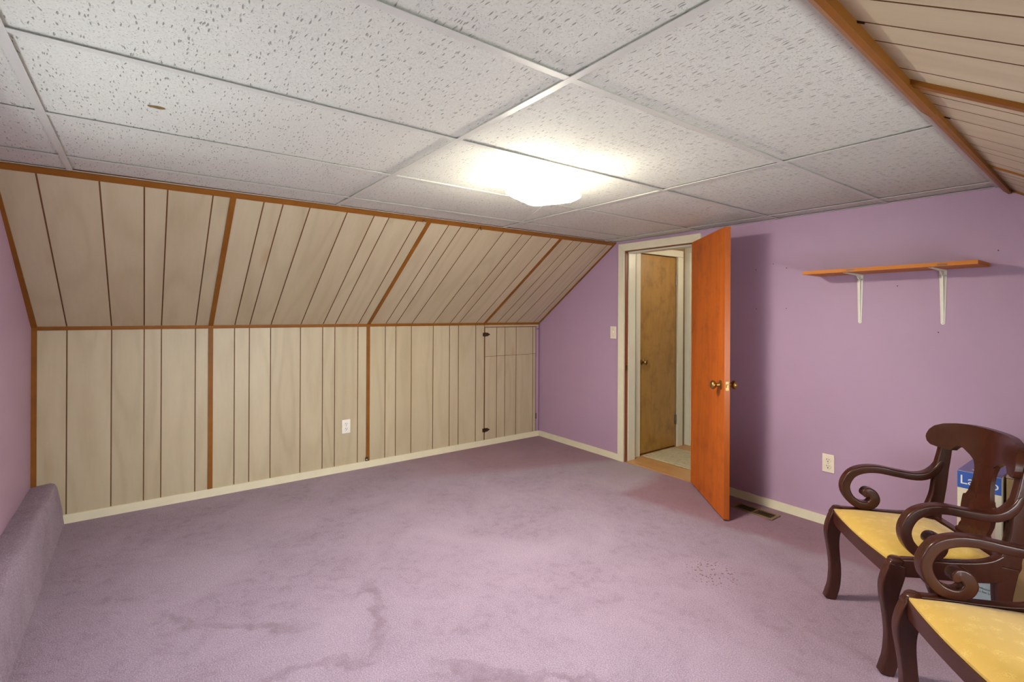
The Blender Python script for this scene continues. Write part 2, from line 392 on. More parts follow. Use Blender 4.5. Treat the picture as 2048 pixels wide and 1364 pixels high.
def m_glow():
    t = NT('lit_frosted_glass'); t.b.inputs['Emission Color'].default_value = (1.0, 0.93, 0.80, 1); t.b.inputs['Emission Strength'].default_value = 14.0
    n = t.noise(t.coords(), 40, 2)
    return t.base(t.mix(n, (0.9, 0.88, 0.82), (0.95, 0.93, 0.88)), 0.4)
M['glow'] = m_glow()
def m_glow2(name, st):
    t = NT(name); t.b.inputs['Emission Color'].default_value = (1.0, 0.94, 0.77, 1); t.b.inputs['Emission Strength'].default_value = st
    return t.base(t.mix(t.noise(t.coords(), 40, 2), (0.85, 0.83, 0.78), (0.9, 0.88, 0.83)), 0.4)
SHADE_OUT = 112.0
M['shade_out'] = m_glow2('lit_frosted_glass_outside', SHADE_OUT); M['shade_in'] = m_glow2('lit_frosted_glass_inside', 5.0)
def m_pane():
    t = NT('window_glass'); tr = t.n('ShaderNodeBsdfTransparent'); gl = t.n('ShaderNodeBsdfGlossy'); gl.inputs['Roughness'].default_value = 0.02
    mx = t.n('ShaderNodeMixShader'); mx.inputs[0].default_value = 0.06
    t.t.links.new(tr.outputs[0], mx.inputs[1]); t.t.links.new(gl.outputs[0], mx.inputs[2])
    t.t.links.new(mx.outputs[0], t.t.nodes['Material Output'].inputs[0]); return t.m
M['pane'] = m_pane()

# ================================================================== THE SETTING
# floor
bm = bmesh.new(); box(bm, -0.05, XE_KNEE + 0.05, YS - 0.05, 0.0, -0.05, 0.0)
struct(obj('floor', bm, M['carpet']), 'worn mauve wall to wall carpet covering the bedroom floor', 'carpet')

# knee wall, slope ---------------------------------------------------
TS = Vector((-0.69, 0, 1.0)).normalized()          # inward normal of the west slope is (+x, -z)
SL = Vector((XW_TOP, 0, ZC - ZK)); SLd = SL.normalized(); NIN = Vector((SLd.z, 0, -SLd.x))
def skew(y):
    k = ((-4.02, -0.016), (-3.85, -0.016), (-3.08, 0.0), (-1.915, 0.03), (-0.72, 0.065), (-0.32, 0.05), (-0.10, 0.01), (0.0, 0.0))
    for (a, p), (b, q) in zip(k, k[1:]):
        if a <= y <= b: return p + (q - p) * (y - a) / (b - a)
    return 0.0
G = [-4.012, -3.854, -3.636, -3.465, -3.370, -3.173, -3.080, -2.929, -2.831, -2.685, -2.468, -2.297, -2.199, -2.006, -1.9165, -1.762, -1.664, -1.514, -1.293, -1.118, -1.019, -0.821, -0.719]
GD = [-0.567, -0.464, -0.319, -0.092]
GAP = 0.0034
bm = bmesh.new(); box(bm, -0.12, -0.0035, YS - 0.02, 0.02, -0.02, ZK)
ww = struct(obj('wall_west', bm, M['groove']), 'pale wood panelled knee wall with dark grooves on the left', 'wall')
for a, b in zip(G, G[1:]):
    plank([(0, a + GAP, 0.012), (0, b - GAP, 0.012), (0, b - GAP, ZK - 0.004), (0, a + GAP, ZK - 0.004)], (-0.004, 0, 0), ww)
bm = bmesh.new()
slab(bm, [(-0.0035 * NIN.x, YS - 0.02, ZK - 0.0035 * NIN.z), (-0.0035 * NIN.x, 0.02, ZK - 0.0035 * NIN.z), (XW_TOP + 0.14 * SLd.x, 0.02, ZC + 0.14 * SLd.z), (XW_TOP + 0.14 * SLd.x, YS - 0.02, ZC + 0.14 * SLd.z)], -NIN * 0.1)
ws = struct(obj('wall_west_slope', bm, M['groove']), 'pale wood panelled sloping ceiling above the knee wall', 'wall')
def slope_q(y0, y1, d0, d1, lift=0.0):
    P = lambda y, d, k: Vector((0, y + skew(y) * k, ZK)) + SLd * d + NIN * lift
    Ls = SL.length
    return [P(y0, d0, d0 / Ls), P(y1, d0, d0 / Ls), P(y1, d1, d1 / Ls), P(y0, d1, d1 / Ls)]
# push the slope backing just behind the planks
ws.location = -NIN * 0.001
GS = G + GD + [-0.004]
for a, b in zip(GS, GS[1:]):
    plank(slope_q(a + GAP, b - GAP, 0.004, SL.length - 0.002, 0.0), -NIN * 0.004, ws, NIN * 0.001)

# access hatch in the knee wall --------------------------------------
ad = struct(empty('door_3', (0, -0.38, 0)), 'low panelled attic access door in the knee wall corner', 'door')
def loc_box(name, b, mat, parent, org):
    return boxo(name, (b[0] - org[0], b[1] - org[0], b[2] - org[1], b[3] - org[1], b[4] - org[2], b[5] - org[2]), mat, parent)
og = (0, -0.38, 0)
loc_box('door_backing', (-0.0036, -0.0024, -0.716, -0.050, 0.050, 1.188), M['groove'], ad, og)
GA = [-0.713] + GD + [-0.052]
for a, b in zip(GA, GA[1:]):
    plank([(0.001, a + GAP * 0.9 - og[1], 0.895), (0.001, b - GAP * 0.9 - og[1], 0.895), (0.001, b - GAP * 0.9 - og[1], 1.184), (0.001, a + GAP * 0.9 - og[1], 1.184)], (-0.0033, 0, 0), ad)
    plank([(0.001, a + GAP * 0.9 - og[1], 0.056), (0.001, b - GAP * 0.9 - og[1], 0.056), (0.001, b - GAP * 0.9 - og[1], 0.891), (0.001, a + GAP * 0.9 - og[1], 0.891)], (-0.0033, 0, 0), ad)
for z in (1.115, 0.154):
    h = loc_box('hinge', (0.0012, 0.005, -0.738, -0.676, z - 0.018, z + 0.018), M['darkmetal'], ad, og); h['label'] = 'dark bronze hinge'
    bm = bmesh.new(); lathe(bm, [(0.005, -0.022), (0.005, 0.022)], 10, 'z', (0.006, -0.712 + 0.38, z)); obj('hinge_pin', bm, M['darkmetal'], h)
    bm = bmesh.new(); slab(bm, [(0.005, -0.676 + 0.38, z - 0.013), (0.005, -0.652 + 0.38, z - 0.003), (0.005, -0.652 + 0.38, z + 0.003), (0.005, -0.676 + 0.38, z + 0.013)], (-0.004, 0, 0)); obj('hinge_leaf', bm, M['darkmetal'], h)
boxo('header_strip', (-0.003, 0.002, -0.716, -0.012, 1.192, ZK - 0.016), M['panel'], ww)
boxo('corner_strip', (-0.0034, 0.003, -0.046, -0.012, 0.05, 1.190), M['purple'], ww)
boxo('hatch_catch', (0.003, 0.006, -0.050, -0.041, 0.19, 0.25), M['darkmetal'], ww)
boxo('hatch_catch', (0.003, 0.006, -0.044, -0.014, 1.160, 1.166), M['darkmetal'], ww)

# wood trims ----------------------------------------------------------
def tbar(name, q, t, label, mat='trim'):
    return struct(slabo(name, q, t, M[mat]), label, 'trim')
HT = 0.017
tbar('trim_1', [(0.007, YS, ZK - HT), (0.007, -0.004, ZK - HT), (0.012, -0.004, ZK + HT + 0.002), (0.012, YS, ZK + HT + 0.002)], (-0.014, 0, 0), 'orange wood rail between knee wall and slope')
tbar('trim_2', slope_q(YS + 0.002, -0.003, SL.length - 0.036, SL.length + 0.0, 0.007), -NIN * 0.007, 'orange wood strip where left slope meets the ceiling')
for i, (y, lab) in enumerate(((-3.080, 'leftmost full height'), (-1.9165, 'middle'))):
    boxo('batten', (0.0, 0.006, y - 0.015, y + 0.015, 0.055, ZK - HT), M['trim'], ww)
for y in (-3.080, -1.9165, -0.719):
    slabo('batten', slope_q(y - 0.014, y + 0.014, 0.012, SL.length - 0.034, 0.006), -NIN * 0.006, M['trim'], ws).location = NIN * 0.001
boxo('batten', (0.0, 0.008, YS, -3.990, 0.20, ZK - HT), M['trim'], ww)
slabo('batten', slope_q(YS, -3.988, 0.01, SL.length - 0.034, 0.008), -NIN * 0.008, M['trim'], ws)
slabo('batten', slope_q(-0.020, -0.001, 0.01, SL.length - 0.034, 0.008), -NIN * 0.008, M['trim'], ws)

# baseboards
bw = struct(boxo('baseboard_west', (0.0002, 0.011, -3.874, -0.012, 0.0, 0.056), M['cream']), 'cream baseboard along the panelled knee wall', 'baseboard')
b1 = struct(boxo('baseboard_north', (0.012, 1.126, -0.012, -0.0004, 0.0, 0.056), M['cream']), 'cream baseboard between panelled corner and door casing', 'baseboard')
b2 = struct(boxo('baseboard_north', (1.952, XE_KNEE - 0.02, -0.012, -0.0004, 0.0, 0.056), M['cream']), 'cream baseboard on lilac wall behind the armchairs', 'baseboard')

# door wall -----------------------------------------------------------
OX0, OX1, OZ = 1.195, 1.885, 1.893
bm = bmesh.new()
box(bm, -0.12, OX0, 0.0, WALL_T, -0.02, 2.25); box(bm, OX1, XE_KNEE + 0.1, 0.0, WALL_T, -0.02, 2.25); box(bm, OX0, OX1, 0.0, WALL_T, OZ, 2.25)
wn = struct(obj('wall_north', bm, M['purple']), 'lilac painted wall with the open door and shelf', 'wall')
for x, z in ((2.501, 1.677), (2.38, 1.644), (2.385, 1.368), (2.587, 1.643), (2.588, 1.37), (3.201, 1.497), (3.385, 1.236), (3.62, 1.66)):
    bm = bmesh.new(); lathe(bm, [(0.003, -0.002), (0.0028, 0.0005)], 8, 'y', (x, -0.0006, z)); obj('nail_hole', bm, M['black'], wn)
# casing around the door
cs = struct(empty('trim_3', (1.54, 0, 0)), 'cream mitred casing framing the bedroom doorway', 'trim')
cw = 0.064; T = -0.016
def casing(q): 
    bm = bmesh.new(); slab(bm, [(x - 1.54, T, z) for x, z in q], (0, -T - 0.0002, 0)); return bm
obj('casing_side', casing([(OX0 - 0.003 - cw, 0.0), (OX0 - 0.003, 0.0), (OX0 - 0.003, OZ - 0.0015), (OX0 - 0.003 - cw, OZ + cw - 0.0015)]), M['cream'], cs)
obj('casing_side', casing([(OX1 + 0.003, 0.0), (OX1 + 0.003 + cw, 0.0), (OX1 + 0.003 + cw, OZ + cw - 0.0015), (OX1 + 0.003, OZ - 0.0015)]), M['cream'], cs)
obj('casing_head', casing([(OX0 - 0.003, OZ), (OX1 + 0.003, OZ), (OX1 + 0.003 + cw, OZ + cw), (OX0 - 0.003 - cw, OZ + cw)]), M['cream'], cs)
# jambs: stained where the door closes, white beyond
jb = struct(empty('trim_4', (1.54, 0.06, 0)), 'door jamb, brown at the rebate and white painted behind', 'trim')
oj = (1.54, 0.06, 0)
for nm, b, mt in (('rebate', (OX0, OX0 + 0.006, -0.001, 0.034, 0.0, OZ), 'jamb_brown'), ('rebate', (OX1 - 0.006, OX1, -0.001, 0.034, 0.0, OZ), 'jamb_brown'), ('rebate', (OX0 + 0.006, OX1 - 0.006, -0.001, 0.034, OZ - 0.006, OZ), 'jamb_brown'),
                  ('door_stop', (OX0, OX0 + 0.016, 0.0345, 0.125, 0.006, OZ - 0.002), 'hallwhite'), ('door_stop', (OX1 - 0.016, OX1, 0.0345, 0.125, 0.006, OZ - 0.002), 'hallwhite'), ('door_stop', (OX0 + 0.0165, OX1 - 0.0165, 0.0345, 0.125, OZ - 0.018, OZ - 0.001), 'hallwhite')):
    loc_box(nm, b, M[mt], jb, oj)
sp = loc_box('strike_plate', (OX0 + 0.006, OX0 + 0.0085, 0.004, 0.030, 0.825, 0.875), M['brass'], jb, oj); sp['label'] = 'brass strike plate'

# ceiling --------------------------------------------------------------
bm = bmesh.new(); box(bm, XW_TOP - 0.2, 3.95, YS - 0.02, 0.0, ZC + 0.06, ZC + 0.10)
ce = struct(obj('ceiling', bm, M['plenum']), 'suspended ceiling of white fissured tiles in a tee grid', 'ceiling')
XR = [XW_TOP + 0.004, 1.356, 1.932, 2.538, 3.150, None]
YC = [YS + 0.003, -3.750, -2.530, -1.285, -0.165, -0.003]
ZT = ZC + 0.0055
def xr(i, y): return XR[i] if XR[i] is not None else xe(y)
for j in range(5):
    for i in range(5):
        y0, y1 = YC[j] + 0.003, YC[j + 1] - 0.003
        r1, r2, r3, r4 = (random.random() * 0.0035 for _ in range(4))
        q = [(xr(i, y0) + 0.003, y0, ZT + r1), (xr(i + 1, y0) - 0.003, y0, ZT + r2), (xr(i + 1, y1) - 0.003, y1, ZT + r3), (xr(i, y1) + 0.003, y1, ZT + r4)]
        bm = bmesh.new(); slab(bm, q, (0, 0, 0.015)); obj('ceiling_tile', bm, M['tile'], ce)
TW = 0.012
for i in (1, 2, 3, 4):       # main tees run parallel to the knee wall in four lengths
    for y0, y1 in zip(YC, YC[1:]):
        boxo('cross_tee', (XR[i] - TW, XR[i] + TW, y0 + TW, y1 - TW, ZC, ZC + 0.0016), M['tee'], ce)
for j in (1, 2, 3, 4):
    bm = bmesh.new(); slab(bm, [(XR[0], YC[j] - TW, ZC - 0.0004), (xe(YC[j]) - 0.002, YC[j] - TW, ZC - 0.0004), (xe(YC[j]) - 0.002, YC[j] + TW, ZC - 0.0004), (XR[0], YC[j] + TW, ZC - 0.0004)], (0, 0, 0.002)); obj('main_tee', bm, M['tee'], ce)
boxo('wall_angle', (XW_TOP + 0.004, 3.62, -0.022, -0.001, ZC, ZC + 0.0016), M['tee'], ce)
boxo('wall_angle', (XW_TOP + 0.004, 3.77, YS + 0.001, YS + 0.022, ZC, ZC + 0.0016), M['tee'], ce)
boxo('wall_angle', (XW_TOP - 0.004, XW_TOP + 0.016, YS + 0.022, -0.022, ZC, ZC + 0.0016), M['tee'], ce)
bm = bmesh.new(); slab(bm, [(xe(YS) - 0.022, YS + 0.02, ZC), (xe(YS), YS + 0.02, ZC), (xe(0), -0.022, ZC), (xe(0) - 0.022, -0.022, ZC)], (0, 0, 0.0016)); obj('wall_angle', bm, M['tee'], ce)
bm = bmesh.new(); vs = []
for k in range(11): vs.append(bm.verts.new((2.20 + 0.012 * math.cos(k * 0.571) * (1 + 0.3 * math.sin(3 * k)), -3.447 + 0.024 * math.sin(k * 0.571), ZT - 0.0006)))
f_ = bm.faces.new(vs); ex = bmesh.ops.extrude_face_region(bm, geom=[f_])
for v in ex['geom']:
    if isinstance(v, bmesh.types.BMVert): v.co.z += 0.004
ch = obj('chip', bm, M['vent'], ce); ch['label'] = 'small brown chipped spot'

# east slope -----------------------------------------------------------
KE = 0.64
def east(y, d, lift=0.0):       # d: horizontal run from the ceiling edge
    return Vector((xe(y) + d, y, ZC - KE * d)) + Vector((-KE, 0, -1)).normalized() * lift
DEnd = (ZC - ZK) / KE
NE = Vector((-KE, 0, -1)).normalized()
bm = bmesh.new(); slab(bm, [east(YS - 0.02, -0.16), east(0.02, -0.16), east(0.02, DEnd + 0.1), east(YS - 0.02, DEnd + 0.1)], -NE * 0.1)
es = struct(obj('wall_east_slope', bm, M['groove']), 'pale wood panelled sloping ceiling at top right', 'wall'); es.location = -NE * 0.0038
GE = [YS + 0.004, -3.63, -3.40, -3.22, -3.12, -3.02, -2.87, -2.77, -2.62, -2.40, -2.264, -2.146, -1.947, -1.836, -1.718, -1.607, -1.456, -1.234, -1.070, -0.965, -0.77, -0.658, -0.52, -0.42, -0.27, -0.05, -0.003]
for a, b in zip(GE, GE[1:]):
    plank([east(a + GAP, 0.0), east(b - GAP, 0.0), east(b - GAP, DEnd), east(a + GAP, DEnd)], -NE * 0.004, es, NE * 0.0038)
for y, hw, li in ((-3.02, 0.014, 0.008), (-1.836, 0.016, 0.012), (-0.658, 0.010, 0.006)):
    slabo('batten', [east(y - hw, 0.03, li), east(y + hw, 0.03, li), east(y + hw, DEnd, li), east(y - hw, DEnd, li)], -NE * li, M['trim'], es).location = NE * 0.0038
slabo('batten', [east(-0.020, 0.03, 0.008), east(-0.001, 0.03, 0.008), east(-0.001, DEnd, 0.008), east(-0.020, DEnd, 0.008)], -NE * 0.008, M['trim'], es).location = NE * 0.0038
for y in (-2.262, -1.456):
    slabo('panel_clip', [east(y - 0.002, 0.025, 0.003), east(y + 0.002, 0.025, 0.003), east(y + 0.003, 0.050, 0.003), east(y - 0.001, 0.050, 0.003)], -NE * 0.004, M['darkmetal'], es).location = NE * 0.0038
def east_trim(name, y0, y1, w, h, label, dx=0.0):
    bm = bmesh.new(); vs = []
    for y in (y0, y1):
        x = xe(y) + dx; vs.append([bm.verts.new(p) for p in ((x, y, ZC - h * 0.55), (x + w * 0.6, y, ZC - h), (x + w, y, ZC - h), (x + w, y, ZC + 0.0 - KE * w), (x, y, ZC - 0.0004))])
    a, b = vs
    bm.faces.new(a); bm.faces.new(b[::-1])
    for i in range(5):
        j = (i + 1) % 5; bm.faces.new((a[j], a[i], b[i], b[j]))
    return struct(obj(name, bm, M['trim']), label, 'trim')
east_trim('trim_5', YS + 0.002, -1.568, 0.036, 0.048, 'thicker orange moulding along right slope, nearest the camera')
east_trim('trim_6', -1.566, -0.002, 0.031, 0.040, 'thinner orange moulding along right slope, ending at lilac wall', 0.004)
bm = bmesh.new(); ya, yb, za, zb = WIN2
box(bm, XE_KNEE, XE_KNEE + 0.12, YS - 0.02, ya, -0.02, ZK + 0.08); box(bm, XE_KNEE, XE_KNEE + 0.12, yb, 0.0, -0.02, ZK + 0.08); box(bm, XE_KNEE, XE_KNEE + 0.12, ya, yb, -0.02, za); box(bm, XE_KNEE, XE_KNEE + 0.12, ya, yb, zb, ZK + 0.08)
struct(obj('wall_east', bm, M['panel']), 'low panelled knee wall on the right behind the camera', 'wall')
w2 = struct(empty('window_2', (XE_KNEE + 0.06, (ya + yb) / 2, za)), 'low wide window in the right knee wall behind the armchairs', 'window')
o2 = (XE_KNEE + 0.06, (ya + yb) / 2, za)
for b in ((ya, ya + 0.045, za, zb), (yb - 0.045, yb, za, zb), (ya + 0.045, yb - 0.045, za, za + 0.045), (ya + 0.045, yb - 0.045, zb - 0.045, zb), (o2[1] - 0.02, o2[1] + 0.02, za + 0.045, zb - 0.045)):
    loc_box('window_frame', (XE_KNEE + 0.03, XE_KNEE + 0.09, *b), M['cream'], w2, o2)
for b in ((ya + 0.045, o2[1] - 0.02), (o2[1] + 0.02, yb - 0.045)):
    loc_box('pane', (XE_KNEE + 0.058, XE_KNEE + 0.062, b[0], b[1], za + 0.045, zb - 0.045), M['pane'], w2, o2)

# near gable wall with the window --------------------------------------
bm = bmesh.new(); y0, y1 = YS - WALL_T, YS
x0, x1, z0, z1 = WIN
box(bm, -0.12, x0, y0, y1, -0.02, 2.25); box(bm, x1, XE_KNEE + 0.1, y0, y1, -0.02, 2.25); box(bm, x0, x1, y0, y1, -0.02, z0); box(bm, x0, x1, y0, y1, z1, 2.25)
struct(obj('wall_south', bm, M['purple']), 'lilac painted gable wall at the far left edge', 'wall')
wi = struct(empty('window_1', ((x0 + x1) / 2, YS - 0.06, z0)), 'white double window in the gable wall behind the camera', 'window')
ow = ((x0 + x1) / 2, YS - 0.06, z0)
for b in ((x0, x0 + 0.05, YS - 0.09, YS - 0.03, z0, z1), (x1 - 0.05, x1, YS - 0.09, YS - 0.03, z0, z1), (x0 + 0.05, x1 - 0.05, YS - 0.09, YS - 0.03, z0, z0 + 0.05), (x0 + 0.05, x1 - 0.05, YS - 0.09, YS - 0.03, z1 - 0.05, z1), (ow[0] - 0.025, ow[0] + 0.025, YS - 0.085, YS - 0.035, z0 + 0.05, z1 - 0.05)):
    loc_box('window_frame', b, M['cream'], wi, ow)
loc_box('pane', (x0 + 0.05, ow[0] - 0.025, YS - 0.062, YS - 0.058, z0 + 0.05, z1 - 0.05), M['pane'], wi, ow)
loc_box('pane', (ow[0] + 0.025, x1 - 0.05, YS - 0.062, YS - 0.058, z0 + 0.05, z1 - 0.05), M['pane'], wi, ow)

# carpeted ledge along the gable wall -----------------------------------
bm = bmesh.new()
prof = [(YS + 0.0005, 0.0), (-3.862, 0.0), (-3.868, 0.03), (-3.876, 0.10), (-3.884, 0.18), (-3.892, 0.235), (-3.903, 0.258), (-3.922, 0.266), (-3.96, 0.262), (YS + 0.0005, 0.256)]
xs = [0.004] + [0.15 * k for k in range(1, 32)] + [XE_KNEE - 0.03]
rows = [[bm.verts.new((x, y + (0.004 * math.sin(x * 9 + z * 20) if 0.02 < z and y > YS + 0.01 else 0), z + (0.003 * math.sin(x * 13) if z > 0.2 else 0))) for y, z in prof] for x in xs]
for a, b in zip(rows, rows[1:]):
    for i in range(len(prof)):
        j = (i + 1) % len(prof); bm.faces.new((a[i], a[j], b[j], b[i]))
bm.faces.new(rows[0]); bm.faces.new(rows[-1][::-1])
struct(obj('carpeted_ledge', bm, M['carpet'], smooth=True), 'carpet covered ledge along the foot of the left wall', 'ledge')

# ================================================================== HALL BEYOND THE DOOR
HX = 1.15; HY = 0.985
HX2 = 2.75
hf = struct(empty('floor_hall', (1.9, 0.5, 0)), 'light wood laminate floor of the hall', 'floor')
for k in range(7):
    a = 0.022 + k * 0.14; loc_box('floor_plank', (HX - 0.09 if a > 0.1 else OX0 + 0.007, HX2 if a > 0.1 else OX1 - 0.007, a + 0.0008, min(a + 0.1392, HY - 0.001), -0.03, -0.001 if k else 0.004), M['hallfloor'], hf, (1.9, 0.5, 0))
CD0, CD1 = 0.255, 0.820
bm = bmesh.new(); box(bm, HX - 0.10, HX, WALL_T, CD0 - 0.004, -0.02, 2.3); box(bm, HX - 0.10, HX, CD1 + 0.004, HY, -0.02, 2.3); box(bm, HX - 0.10, HX, CD0 - 0.004, CD1 + 0.004, 1.90, 2.3); box(bm, HX - 0.10, HX - 0.08, CD0 - 0.004, CD1 + 0.004, -0.02, 1.90)
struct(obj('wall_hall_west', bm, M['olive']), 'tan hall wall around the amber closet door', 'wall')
bm = bmesh.new(); box(bm, HX - 0.1, HX2 + 0.1, HY, HY + 0.1, -0.02, 2.3)
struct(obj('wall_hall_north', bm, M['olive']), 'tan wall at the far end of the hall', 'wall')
bm = bmesh.new(); box(bm, HX2, HX2 + 0.1, WALL_T, HY, -0.02, 2.3)
struct(obj('wall_hall_east', bm, M['olive']), 'hall wall hidden behind the lilac wall', 'wall')
bm = bmesh.new(); box(bm, HX - 0.1, HX2 + 0.1, WALL_T, HY, 2.24, 2.3)
struct(obj('ceiling_hall', bm, M['olive']), 'hall ceiling with brown shading put into its colour', 'ceiling')  # brown shade overhead is painted in, using the tan of the hall walls
# closet door
cdz = struct(empty('door_2', (HX, CD0, 0.0)), 'scuffed amber wood closet door inside the hall', 'door')
oc = (HX, CD0, 0)
loc_box('door_leaf', (HX - 0.036, HX - 0.004, CD0, CD1, 0.012, 1.893), M['closet'], cdz, oc)
bm = bmesh.new(); lathe(bm, [(0.026, -0.0035), (0.026, 0.002), (0.011, 0.008), (0.010, 0.025), (0.018, 0.030), (0.026, 0.040), (0.027, 0.048), (0.020, 0.057), (0.006, 0.060)], 20, 'x', (0, 0.045, 0.877))
obj('knob', bm, M['brass'], cdz, True)
for z in (1.668, 0.277):
    h = loc_box('hinge', (HX - 0.004, HX + 0.002, CD1 - 0.012, CD1 + 0.014, z - 0.045, z + 0.045), M['steel'], cdz, oc); h['label'] = 'steel butt hinge'
    bm = bmesh.new(); lathe(bm, [(0.006, -0.048), (0.006, 0.048)], 10, 'z', (0.006, CD1 + 0.002 - CD0, z)); obj('hinge_pin', bm, M['steel'], h)
cc = struct(empty('trim_7', (HX, 0.54, 0)), 'white casing around the amber closet door', 'trim'); occ = (HX, 0.54, 0)
for nm, b in (('casing_side', (HX + 0.0005, HX + 0.016, CD0 - 0.068, CD0 - 0.003, 0.0, 1.90)), ('casing_side', (HX + 0.0005, HX + 0.016, CD1 + 0.003 + 0.012, CD1 + 0.100, 0.0, 1.90)), ('casing_head', (HX + 0.0005, HX + 0.016, CD0 - 0.068, CD1 + 0.100, 1.902, 1.966))):
    loc_box(nm, b, M['hallwhite'], cc, occ)
hc = struct(empty('trim_8', (1.5, HY, 0)), 'glossy white casing on the far hall wall', 'trim'); oh = (1.5, HY, 0)
loc_box('casing_side', (1.152, 1.215, HY - 0.018, HY - 0.0005, 0.0, 1.955), M['hallwhite'], hc, oh)
loc_box('casing_side', (1.2155, 1.250, HY - 0.010, HY - 0.0005, 0.0, 1.955), M['hallwhite'], hc, oh)
loc_box('casing_side', (1.95, 2.015, HY - 0.018, HY - 0.0005, 0.0, 1.955), M['hallwhite'], hc, oh)
loc_box('casing_head', (1.152, 2.015, HY - 0.018, HY - 0.0005, 1.956, 2.02), M['hallwhite'], hc, oh)
hd = struct(empty('door_4', (1.60, HY, 0)), 'white door at the far end of the hall', 'door')
loc_box('door_leaf', (1.251, 1.949, HY - 0.008, HY - 0.001, 0.008, 1.95), M['hallwhite'], hd, (1.60, HY, 0))
# mat
bm = bmesh.new(); box(bm, 1.175, 1.84, 0.275, 0.755, 0.0, 0.010, bevel=0.004)
tag(obj('hall_mat', bm, M['rug']), 'beige patterned mat on the hall floor', 'mat')

# ================================================================== BEDROOM DOOR
DH = Vector((1.880, -0.020)); DA = math.atan2(-0.482 + 0.020, 2.424 - 1.880)
d1 = struct(empty('door_1', (DH.x, DH.y, 0), DA), 'orange varnished bedroom door standing wide open', 'door')
DL, DT_, DZ0, DZ1 = 0.714, 0.036, 0.012, 1.892
# local: x along the leaf from the hinge; the visible face is y = 0, the leaf lies at y > 0
leaf = boxo('door_leaf', (0.0, DL, 0.0, DT_, DZ0, DZ1), M['door'], d1, bevel=0.0015)
boxo('door_edge', (DL + 0.0001, DL + 0.0022, 0.0005, DT_ - 0.0005, DZ0, DZ1), M['door_edge'], d1)
kz = 0.868; kx = DL - 0.062
kp = [(0.030, 0.0), (0.030, 0.004), (0.013, 0.010), (0.011, 0.028), (0.018, 0.033), (0.027, 0.043), (0.029, 0.052), (0.024, 0.062), (0.012, 0.068), (0.004, 0.069)]
for sgn, y in ((-1, 0.0), (1, DT_)):
    bm = bmesh.new(); lathe(bm, [(r, sgn * h) for r, h in kp], 22, 'y', (kx, y, kz)); k_ = obj('knob', bm, M['brass'], d1, True); k_['label'] = 'round brass knob'
lp = boxo('latch_plate', (DL + 0.0022, DL + 0.0038, 0.008, 0.028, kz - 0.029, kz + 0.029), M['brass'], d1)
boxo('latch_bolt', (DL + 0.0038, DL + 0.012, 0.012, 0.024, kz - 0.010, kz + 0.010), M['brass'], lp)
for z in (0.25, 1.65):
    bm = bmesh.new(); lathe(bm, [(0.006, -0.045), (0.006, 0.045)], 10, 'z', (-0.003, DT_ + 0.004, z)); obj('hinge', bm, M['steel'], d1)

# ================================================================== CEILING LAMP
lx, ly = LAMP_C
la = tag(empty('ceiling_lamp', (lx, ly, ZC)), 'lit frosted glass ceiling lamp with flared corners', 'lamp')
bm = bmesh.new(); lathe(bm, [(0.062, 0.0045), (0.062, -0.006), (0.052, -0.018), (0.015, -0.022)], 28); obj('canopy', bm, M['lampwhite'], la, True)
bm = bmesh.new(); lathe(bm, [(0.004, -0.02), (0.004, -0.114)], 10); obj('stem', bm, M['finial'], la, True)
bm = bmesh.new(); lathe(bm, [(0.003, -0.117), (0.008, -0.1185), (0.008, -0.121), (0.004, -0.1235), (0.002, -0.1245)], 14); obj('finial', bm, M['finial'], la, True)
bm = bmesh.new(); NA, NR = 64, 14
diag = 1.22
def shade_pt(a, r, off=0.0):
    c4 = 0.5 + 0.5 * math.cos(4 * (a - diag)); k4 = c4 ** 2
    R = 0.152 + 0.034 * k4
    rr = R * r
    z = -0.119 + (0.038 - 0.006 * k4) * r ** 5 + off
    return (rr * math.cos(a), rr * math.sin(a), z)
gr = []
for off in (0.0, 0.004):
    rings = []
    for i in range(NR + 1):
        r = 0.03 + 0.97 * i / NR
        rings.append([bm.verts.new(shade_pt(2 * PI * k / NA, r, off)) for k in range(NA)])
    gr.append(rings)
for s_, rings in enumerate(gr):
    for a, b in zip(rings, rings[1:]):
        for k in range(NA):
            j = (k + 1) % NA; bm.faces.new((a[k], a[j], b[j], b[k])).material_index = s_
for e_ in (0, NR):
    for k in range(NA):
        j = (k + 1) % NA; bm.faces.new((gr[0][e_][k], gr[0][e_][j], gr[1][e_][j], gr[1][e_][k]))
sh = obj('glass_shade', bm, None, la, True); sh.data.materials.append(M['shade_out']); sh.data.materials.append(M['shade_in']); sh['label'] = 'glowing white glass shade'
for sx in (-1, 1):
    bm = bmesh.new(); lathe(bm, [(0.004, 0.012), (0.012, 0.008), (0.018, -0.004), (0.012, -0.018), (0.003, -0.021)], 14, 'z', (sx * 0.045, 0, -0.040)); obj('bulb', bm, M['glow'], la, True)
pl_ = point_light('lamp_light', (lx, ly, ZC - 0.075), LAMP_W, (1.0, 0.94, 0.78), 0.03)
def strand(bm, a, b, r, sag):
    N = 10; prev = None
    for k in range(N + 1):
        t_ = k / N; p = a.lerp(b, t_) + Vector((0, 0, -sag * 4 * t_ * (1 - t_)))
        ring = [bm.verts.new(p + Vector((0, r * math.cos(x), r * math.sin(x)))) for x in (0, 2.09, 4.19)]
        if prev:
            for i in range(3): bm.faces.new((prev[i], prev[(i + 1) % 3], ring[(i + 1) % 3], ring[i]))
        prev = ring

